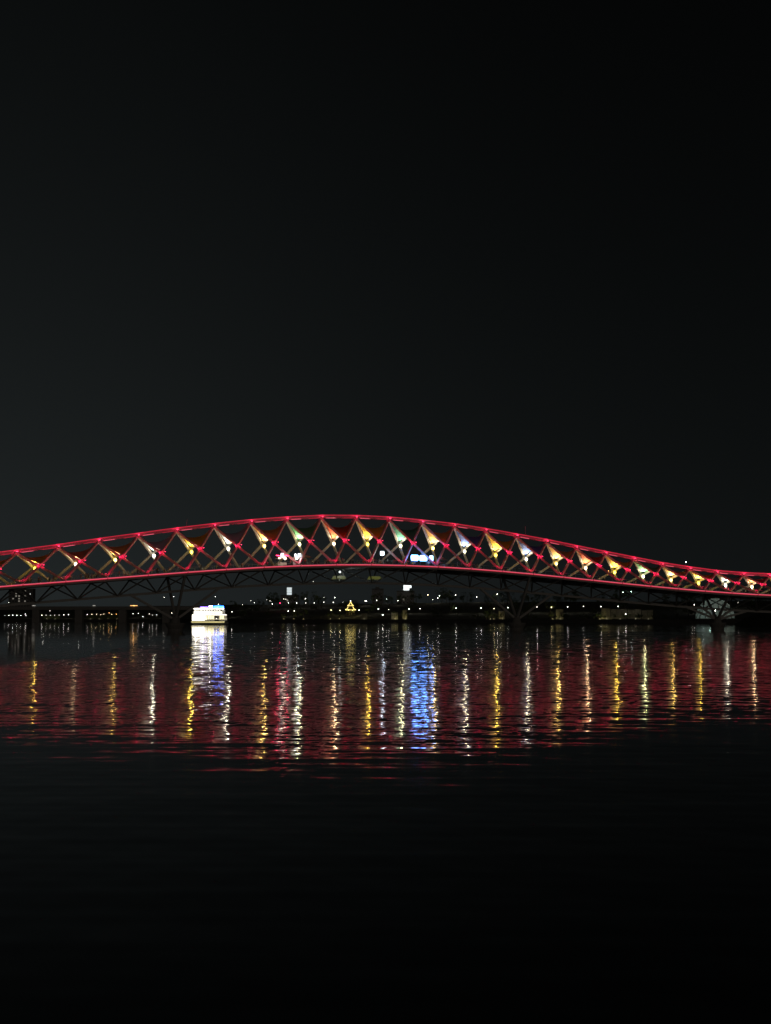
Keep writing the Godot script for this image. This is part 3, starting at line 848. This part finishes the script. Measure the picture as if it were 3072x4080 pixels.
# ---------------------------------------------------------------- ferry
func make_boat() -> void:
	var t := thing("ferry", "brightly lit white double-deck sightseeing ferry beside the left pier", "boat", Vector3(-104.8, 0, -855), deg_to_rad(6))
	t.scale = Vector3(1.0, 1.18, 1.0)
	# hull lofted along its length
	var rings := []
	for e in [[-10.9, 2.2, 0.5], [-10.4, 2.9, 0.1], [-4.0, 3.2, -0.7], [5.0, 3.1, -0.7], [9.0, 2.0, -0.5], [11.2, 0.25, 0.9]]:
		rings.append([Vector3(e[0], 1.5, e[1]), Vector3(e[0] * 0.985, 0.35, e[1] * 0.93), Vector3(e[0] * 0.95, e[2], e[1] * 0.45), Vector3(e[0] * 0.95, e[2], -e[1] * 0.45), Vector3(e[0] * 0.985, 0.35, -e[1] * 0.93), Vector3(e[0], 1.5, -e[1])])
	piece(t, "hull", loft(rings), paint(Color(0.30, 0.32, 0.34), 0.4))
	bar(t, "rub_rail", Vector3(-10.9, 1.62, 3.15), Vector3(9.0, 1.62, 3.15), 0.22, 0.28, M.white_paint)
	var warm := glow(Color(1.0, 0.90, 0.66), 1.7)
	var lamp := glow(Color(1.0, 0.93, 0.80), 4.4)
	var yellow := glow(Color(1.0, 0.84, 0.35), 2.2)
	var blue := glow(Color(0.01, 0.09, 1.0), 16.0)
	var violet := glow(Color(0.25, 0.12, 1.0), 6.0)
	# lower saloon: closed at the left, an open gallery at the right
	slant(t, "lower_saloon", Vector3(-10.6, 1.5, -2.6), Vector3(10.5, 4.9, 2.1), 0.45)
	for i in 6:
		box(t, "saloon_window", Vector3(-9.7 + i * 1.35, 2.4, 2.1), Vector3(-8.55 + i * 1.35, 4.2, 2.16), warm)
	for x in [-1.2, 0.1, 1.4, 6.1, 7.4]:
		box(t, "saloon_window", Vector3(x, 2.9, 2.1), Vector3(x + 1.0, 4.3, 2.16), yellow)
	box(t, "door", Vector3(2.9, 2.0, 2.1), Vector3(5.4, 4.6, 2.18), M.dark)
	ball(t, "gallery_lamp", Vector3(4.0, 3.1, 2.5), 0.16, lamp)
	box(t, "gallery_floor", Vector3(-2.6, 1.75, 2.1), Vector3(10.6, 1.95, 3.2), M.dark)
	for i in 10:
		bar(t, "stanchion", Vector3(-2.5 + i * 1.35, 1.95, 3.0), Vector3(-2.5 + i * 1.35, 4.9, 3.0), 0.09, 0.09, M.white_paint)
	bar(t, "rail_light", Vector3(-2.6, 2.85, 3.0), Vector3(10.2, 2.85, 3.0), 0.08, 0.12, warm)
	# left end wall panels
	box(t, "stern_wall", Vector3(-10.5, 1.55, 2.2), Vector3(-2.7, 4.9, 2.9), M.white_paint)
	for i in 5:
		box(t, "stern_window", Vector3(-10.2 + i * 1.5, 2.2, 2.9), Vector3(-9.0 + i * 1.5, 4.4, 2.96), lamp)
	box(t, "upper_deck", Vector3(-10.3, 4.9, -3.1), Vector3(10.0, 5.15, 3.3), M.white_paint)
	# upper saloon
	slant(t, "upper_saloon", Vector3(-9.8, 5.15, -2.4), Vector3(9.3, 8.2, 2.0), 0.5)
	for i in 11:
		box(t, "saloon_window", Vector3(-9.1 + i * 1.52, 5.5, 2.0), Vector3(-7.8 + i * 1.52, 6.7, 2.06), lamp if i < 6 else warm)
	box(t, "name_board", Vector3(-4.2, 6.9, 2.0), Vector3(7.4, 7.5, 2.1), M.dark)
	for i in 7:
		bar(t, "name_light", Vector3(-3.6 + i * 1.5, 7.05 + 0.1 * (i % 2), 2.14), Vector3(-2.7 + i * 1.5, 7.3 - 0.12 * (i % 3), 2.14), 0.06, 0.12, lamp)
	box(t, "roof", Vector3(-9.9, 8.2, -2.8), Vector3(8.5, 8.45, 2.7), M.white_paint)
	for s in [-1, 1]:
		bar(t, "eave_light", Vector3(-9.9, 8.1, 2.8 * s), Vector3(8.5, 8.1, 2.8 * s), 0.18, 0.22, lamp)
		bar(t, "deck_light", Vector3(-10.3, 4.95, 3.4 * s), Vector3(10.0, 4.95, 3.4 * s), 0.16, 0.2, lamp)
	bar(t, "hull_light", Vector3(-10.8, 1.35, 3.34), Vector3(8.8, 1.35, 3.34), 0.12, 0.16, yellow)
	box(t, "blue_roof_light", Vector3(2.2, 8.5, 1.2), Vector3(8.3, 9.5, 2.6), blue)
	box(t, "violet_roof_light", Vector3(-5.6, 8.5, 1.2), Vector3(-1.2, 9.0, 2.6), violet)
	box(t, "wheelhouse", Vector3(-0.9, 8.45, -1.6), Vector3(1.9, 9.7, 1.0), M.white_paint)
	ball(t, "searchlight", Vector3(0.6, 9.2, 1.5), 0.24, glow(Color(1.0, 0.97, 0.95), 70.0))
	omni(t, Vector3(0.6, 9.2, 1.5), Color(1.0, 0.97, 0.95), 14.0, 0.2)
	for x in [-8.0, -4.0, 0.0, 4.0, 8.0]:
		omni(t, Vector3(x, 7.9, 3.3), Color(1.0, 0.95, 0.84), 1.6 if x < 2.0 else 0.8, 0.2)
		omni(t, Vector3(x, 4.75, 3.9), Color(1.0, 0.88, 0.62), 1.6 if x < 0.0 else 0.4, 0.2)
	omni(t, Vector3(5.2, 9.4, 3.1), Color(0.03, 0.18, 1.0), 5.0, 0.3)

func slant(t: Node3D, called: String, lo: Vector3, hi: Vector3, inset: float) -> void:
	var a := [Vector3(lo.x, lo.y, hi.z), Vector3(hi.x, lo.y, hi.z), Vector3(hi.x, lo.y, lo.z), Vector3(lo.x, lo.y, lo.z)]
	var b := [Vector3(lo.x + inset, hi.y, hi.z), Vector3(hi.x - inset, hi.y, hi.z), Vector3(hi.x - inset, hi.y, lo.z), Vector3(lo.x + inset, hi.y, lo.z)]
	piece(t, called, loft([a, b]), M.white_paint)

# ---------------------------------------------------------------- stalls and signs on the bridge deck
func sign_board(t: Node3D, c: Vector3, w: float, h: float, mat: Material, cut := 0.25) -> void:
	var front := []
	for e in [[-1, -1, 0.5, 0], [-1, -1, 0, 0.5], [-1, 1, 0, -0.5], [-1, 1, 0.5, 0], [1, 1, -0.5, 0], [1, 1, 0, -0.5], [1, -1, 0, 0.5], [1, -1, -0.5, 0]]:
		front.append(c + Vector3((e[0] * 0.5 * w) + e[2] * cut, e[1] * 0.5 * h + e[3] * cut, 0.1))
	var back := []
	for q in front:
		back.append(q - Vector3(0, 0, 0.2))
	piece(t, "light_panel", loft([back, front]), mat)

func stall(called: String, label: String, category: String, k: float, off: float) -> Node3D:
	return thing(called, label, category, deck_at(k, off), atan2(across(k).x, across(k).z))

func canopy(t: Node3D, w: float, d: float, h: float, mat: Material) -> void:
	for x in [-1, 1]:
		for z in [-1, 1]:
			bar(t, "post", Vector3(x * w * 0.48, 0, z * d * 0.48), Vector3(x * w * 0.48, h, z * d * 0.48), 0.06, 0.06, M.pole)
	piece(t, "canopy", loft([[Vector3(-w * .5, h, d * .5), Vector3(w * .5, h, d * .5), Vector3(w * .5, h, -d * .5), Vector3(-w * .5, h, -d * .5)], [Vector3(-.05, h + .8, .05), Vector3(.05, h + .8, .05), Vector3(.05, h + .8, -.05), Vector3(-.05, h + .8, -.05)]]), mat)
	box(t, "counter", Vector3(-w * 0.42, 0.0, d * 0.2), Vector3(w * 0.42, 0.95, d * 0.42), M.white_paint)

func make_stalls() -> void:
	var blue_white := glow(Color(0.11, 0.32, 1.0), 15.0)
	var white := glow(Color(0.75, 0.92, 1.0), 3.2)
	var red := glow(Color(1.0, 0.02, 0.10), 6.0)
	var pink := glow(Color(1.0, 0.72, 0.85), 2.4)
	var warm := glow(Color(1.0, 0.88, 0.66), 2.2)
	var tent := paint(Color(0.42, 0.38, 0.30), 0.9)
	# two wide bluish-white LED boards and a narrow one beside them
	for e in [[14.45, 2.6, 1.75, 2.35, "wide blue-white LED sign board on the bridge deck, left of the trio"], [14.71, 2.6, 1.7, 2.35, "wide blue-white LED sign board on the bridge deck, middle of the trio"], [14.95, 1.3, 1.7, 2.4, "narrow blue-white LED sign board on the bridge deck, right of the trio"]]:
		var t := stall("led_sign", e[4], "sign", e[0], 9.0)
		sign_board(t, Vector3(0, e[3], 0), e[1] * 0.92, e[2], blue_white, 0.5)
		for x in [-0.35, 0.35]:
			bar(t, "post", Vector3(x * e[1], 0, -0.06), Vector3(x * e[1], e[3], -0.06), 0.08, 0.08, M.pole)
		omni(t, Vector3(0, e[3], 0.6), Color(0.14, 0.38, 1.0), 3.5, 0.6)
	var s := stall("screen_on_post", "small square white screen on a tall post on the bridge deck", "screen", 13.48, 9.0)
	sign_board(s, Vector3(0, 3.4, 0), 1.2, 1.25, white, 0.2)
	bar(s, "post", Vector3(0, 0, -0.06), Vector3(0, 3.2, -0.06), 0.1, 0.1, M.pole)
	omni(s, Vector3(0, 3.4, 0.5), Color(0.7, 0.85, 1.0), 3.0, 0.3)
	# red neon stall
	s = stall("neon_stall", "vendor stall with a red neon sign on the bridge deck", "stall", 10.60, 9.0)
	canopy(s, 3.2, 2.4, 2.1, tent)
	bar(s, "neon_tube", Vector3(-2.0, 3.0, 1.2), Vector3(-0.8, 2.9, 1.2), 0.16, 0.22, red)
	bar(s, "neon_tube", Vector3(0.5, 3.1, 1.2), Vector3(1.9, 2.9, 1.2), 0.16, 0.22, red)
	sign_board(s, Vector3(-0.1, 3.1, 1.2), 0.95, 1.2, pink, 0.35)
	sign_board(s, Vector3(0.75, 2.2, 1.3), 0.7, 0.9, warm, 0.3)
	sign_board(s, Vector3(-1.0, 2.2, 1.3), 0.6, 0.5, warm, 0.2)
	omni(s, Vector3(0.0, 2.2, 2.0), Color(1.0, 0.85, 0.6), 2.0, 0.3)
	omni(s, Vector3(-1.4, 3.0, 1.6), Color(1.0, 0.03, 0.12), 1.5, 0.3)
	omni(s, Vector3(1.4, 3.0, 1.6), Color(1.0, 0.03, 0.12), 1.5, 0.3)
	s = stall("balloon_stall", "vendor stall with three cool white light panels on the bridge deck", "stall", 11.0, 9.0)
	canopy(s, 2.6, 2.2, 2.0, tent)
	sign_board(s, Vector3(-0.5, 2.95, 1.2), 0.5, 0.75, white, 0.2)
	sign_board(s, Vector3(0.75, 2.95, 1.2), 0.9, 1.0, white, 0.25)
	sign_board(s, Vector3(-0.15, 2.1, 1.25), 0.9, 1.0, warm, 0.4)
	omni(s, Vector3(0.2, 2.6, 1.9), Color(0.75, 0.95, 1.0), 2.0, 0.3)
	for e in [[11.36, "plain tan canopy tent on the deck right of the vendor stalls"], [15.35, "plain tan canopy tent on the deck right of the LED signs"]]:
		s = stall("canopy_tent", e[1], "tent", e[0], 7.5)
		canopy(s, 2.6, 2.6, 2.2, tent)

# ---------------------------------------------------------------- people
func seg(p: Vector3, a: Vector3, b: Vector3, ra: float, rb: float) -> float:
	var ab := b - a
	var h := clampf((p - a).dot(ab) / ab.length_squared(), 0.0, 1.0)
	return (p - a - ab * h).length() - lerpf(ra, rb, h)

# bones: [from, to, radius, radius, part]; part 0 skin, 1 top, 2 trousers, 3 hair, 4 shoe
func body_bones(pose: int) -> Array:
	var st: float = [0.09, 0.26, 0.12][pose]
	var bend: float = [0.0, 0.08, 0.0][pose]
	var b := []
	for s in [-1, 1]:
		var hip := Vector3(0.095 * s, 0.93, 0)
		var foot := Vector3(0.10 * s + (0.03 * s if pose == 2 else 0.0), 0.08, (st * s if pose == 1 else 0.02 * s))
		var knee := (hip + foot) * 0.5 + Vector3(0, 0.02, -0.04 - bend)
		b.append([hip, knee, 0.088, 0.062, 2])
		b.append([knee, foot, 0.06, 0.042, 2])
		b.append([foot + Vector3(0, -0.03, 0.03), foot + Vector3(0, -0.045, -0.15), 0.045, 0.035, 4])
		var sh := Vector3(0.185 * s, 1.42, 0)
		var el := Vector3(0.235 * s, 1.14, 0.03 if pose != 1 else -0.08 * s)
		var ha := Vector3(0.24 * s, 0.88, -0.06 if pose != 1 else -0.2 * s)
		if pose == 2 and s == 1:
			el = Vector3(0.26, 1.17, -0.06)
			ha = Vector3(0.10, 1.36, -0.28)
		b.append([sh, el, 0.055, 0.045, 1])
		b.append([el, ha, 0.042, 0.03, 0])
		b.append([ha, ha + (ha - el).normalized() * 0.09, 0.034, 0.026, 0])
	b.append([Vector3(0, 0.96, 0), Vector3(0, 1.18, 0), 0.135, 0.125, 1])
	b.append([Vector3(0, 1.18, 0), Vector3(0, 1.38, 0), 0.125, 0.14, 1])
	b.append([Vector3(-0.12, 1.40, 0), Vector3(0.12, 1.40, 0), 0.075, 0.075, 1])
	b.append([Vector3(0, 1.42, 0), Vector3(0, 1.56, -0.01), 0.058, 0.052, 0])
	b.append([Vector3(0, 1.60, -0.025), Vector3(0, 1.67, -0.01), 0.078, 0.09, 0])
	b.append([Vector3(0, 1.62, -0.11), Vector3(0, 1.605, -0.12), 0.016, 0.018, 0])
	b.append([Vector3(0, 1.69, 0.012), Vector3(0, 1.63, 0.04), 0.096, 0.08, 3])
	return b

func body_mesh(pose: int, colors: Array) -> ArrayMesh:
	var bones := body_bones(pose)
	var cell := 0.036
	var org := Vector3(-0.36, -0.02, -0.40)
	var nx := 21
	var ny := 51
	var nz := 23
	var val := PackedFloat32Array()
	val.resize(nx * ny * nz)
	for i in nx:
		for j in ny:
			for k in nz:
				var p := org + Vector3(i, j, k) * cell
				var d := 1.0
				for b in bones:
					if p.y > maxf(b[0].y, b[1].y) + 0.25 or p.y < minf(b[0].y, b[1].y) - 0.25:
						continue
					var e := seg(p, b[0], b[1], b[2], b[3])
					var h := clampf(0.5 + 0.5 * (d - e) / 0.03, 0, 1)
					d = lerpf(d, e, h) - 0.03 * h * (1 - h)
				val[(i * ny + j) * nz + k] = d
	var vid := {}
	var vs := PackedVector3Array()
	var cs := PackedColorArray()
	for i in nx - 1:
		for j in ny - 1:
			for k in nz - 1:
				var sum := Vector3.ZERO
				var cnt := 0
				var c := []
				for q in 8:
					c.append(val[((i + (q & 1)) * ny + j + ((q >> 1) & 1)) * nz + k + (q >> 2)])
				for e in [[0, 1], [2, 3], [4, 5], [6, 7], [0, 2], [1, 3], [4, 6], [5, 7], [0, 4], [1, 5], [2, 6], [3, 7]]:
					var a: float = c[e[0]]
					var b: float = c[e[1]]
					if (a < 0) != (b < 0):
						var t := a / (a - b)
						var pa := Vector3(e[0] & 1, (e[0] >> 1) & 1, e[0] >> 2)
						var pb := Vector3(e[1] & 1, (e[1] >> 1) & 1, e[1] >> 2)
						sum += pa.lerp(pb, t)
						cnt += 1
				if cnt > 0:
					var p := org + (Vector3(i, j, k) + sum / cnt) * cell
					vid[(i * ny + j) * nz + k] = vs.size()
					vs.append(p)
					var best := 9.0
					var part := 0
					for b in bones:
						var e := seg(p, b[0], b[1], b[2], b[3])
						if e < best:
							best = e
							part = b[4]
					cs.append(colors[part])
	var st := SurfaceTool.new()
	st.begin(Mesh.PRIMITIVE_TRIANGLES)
	st.set_smooth_group(0)
	for i in range(1, nx - 1):
		for j in range(1, ny - 1):
			for k in range(1, nz - 1):
				var a := val[(i * ny + j) * nz + k]
				for ax in 3:
					var o: Array = [[1, 0, 0], [0, 1, 0], [0, 0, 1]][ax]
					var b := val[((i + o[0]) * ny + j + o[1]) * nz + k + o[2]]
					if (a < 0) == (b < 0):
						continue
					var u: Array = [[0, 1, 0], [0, 0, 1], [1, 0, 0]][ax]
					var w: Array = [[0, 0, 1], [1, 0, 0], [0, 1, 0]][ax]
					var ids := []
					for e in [[0, 0], [1, 0], [1, 1], [0, 1]]:
						ids.append(vid.get(((i - u[0] * e[0] - w[0] * e[1]) * ny + j - u[1] * e[0] - w[1] * e[1]) * nz + k - u[2] * e[0] - w[2] * e[1], -1))
					if -1 in ids:
						continue
					if a < 0:
						ids.reverse()
					for q in [0, 1, 2, 0, 2, 3]:
						st.set_color(cs[ids[q]])
						st.add_vertex(vs[ids[q]])
	st.generate_normals()
	return st.commit()

func make_people() -> void:
	var mat := paint(Color.WHITE, 0.8)
	mat.vertex_color_use_as_albedo = true
	var skin := Color(0.42, 0.27, 0.19)
	var hair := Color(0.012, 0.010, 0.009)
	var looks := [
		["white top and dark trousers", Color(0.62, 0.62, 0.58), Color(0.03, 0.03, 0.04), 0], ["black jacket and dark trousers", Color(0.018, 0.018, 0.02), Color(0.025, 0.025, 0.03), 1],
		["cream shirt", Color(0.55, 0.48, 0.34), Color(0.30, 0.25, 0.17), 2], ["red top and blue jeans", Color(0.42, 0.05, 0.05), Color(0.05, 0.07, 0.14), 0],
		["grey hoodie", Color(0.20, 0.20, 0.21), Color(0.02, 0.02, 0.02), 2], ["pale blue shirt and white trousers", Color(0.36, 0.46, 0.58), Color(0.55, 0.55, 0.52), 1],
		["dark blue coat and jeans", Color(0.03, 0.04, 0.09), Color(0.06, 0.08, 0.13), 0]]
	var poses := ["standing on the lit bridge deck", "walking along the lit bridge deck", "standing with one hand raised on the bridge deck"]
	var meshes := []
	for l in looks:
		meshes.append(body_mesh(l[3], [skin, l[1], l[2], hair, Color(0.05, 0.045, 0.04)]))
	# crowding along the deck: [from station, to station, how many]
	for e in [[3.6, 6.6, 38], [6.6, 10.4, 34], [10.4, 14.0, 46], [14.0, 17.0, 26], [17.0, 24.0, 16], [24.0, 27.6, 10]]:
		for i in e[2]:
			var k := rng.randf_range(e[0], e[1])
			var off := HALF - 1.2 - pow(rng.randf(), 1.7) * 13.0
			var w: int = [0, 0, 0, 1, 2, 2, 2, 3, 4, 5, 5, 6][rng.randi() % 12]
			var l: Array = looks[w]
			var t := thing("person", "person in %s %s" % [l[0], poses[l[3]]], "person", deck_at(k, off), rng.randf() * TAU, "bridge visitors in " + l[0])
			piece(t, "body", meshes[w], mat, Transform3D(Basis.from_scale(Vector3.ONE * rng.randf_range(0.93, 1.06)), Vector3.ZERO))
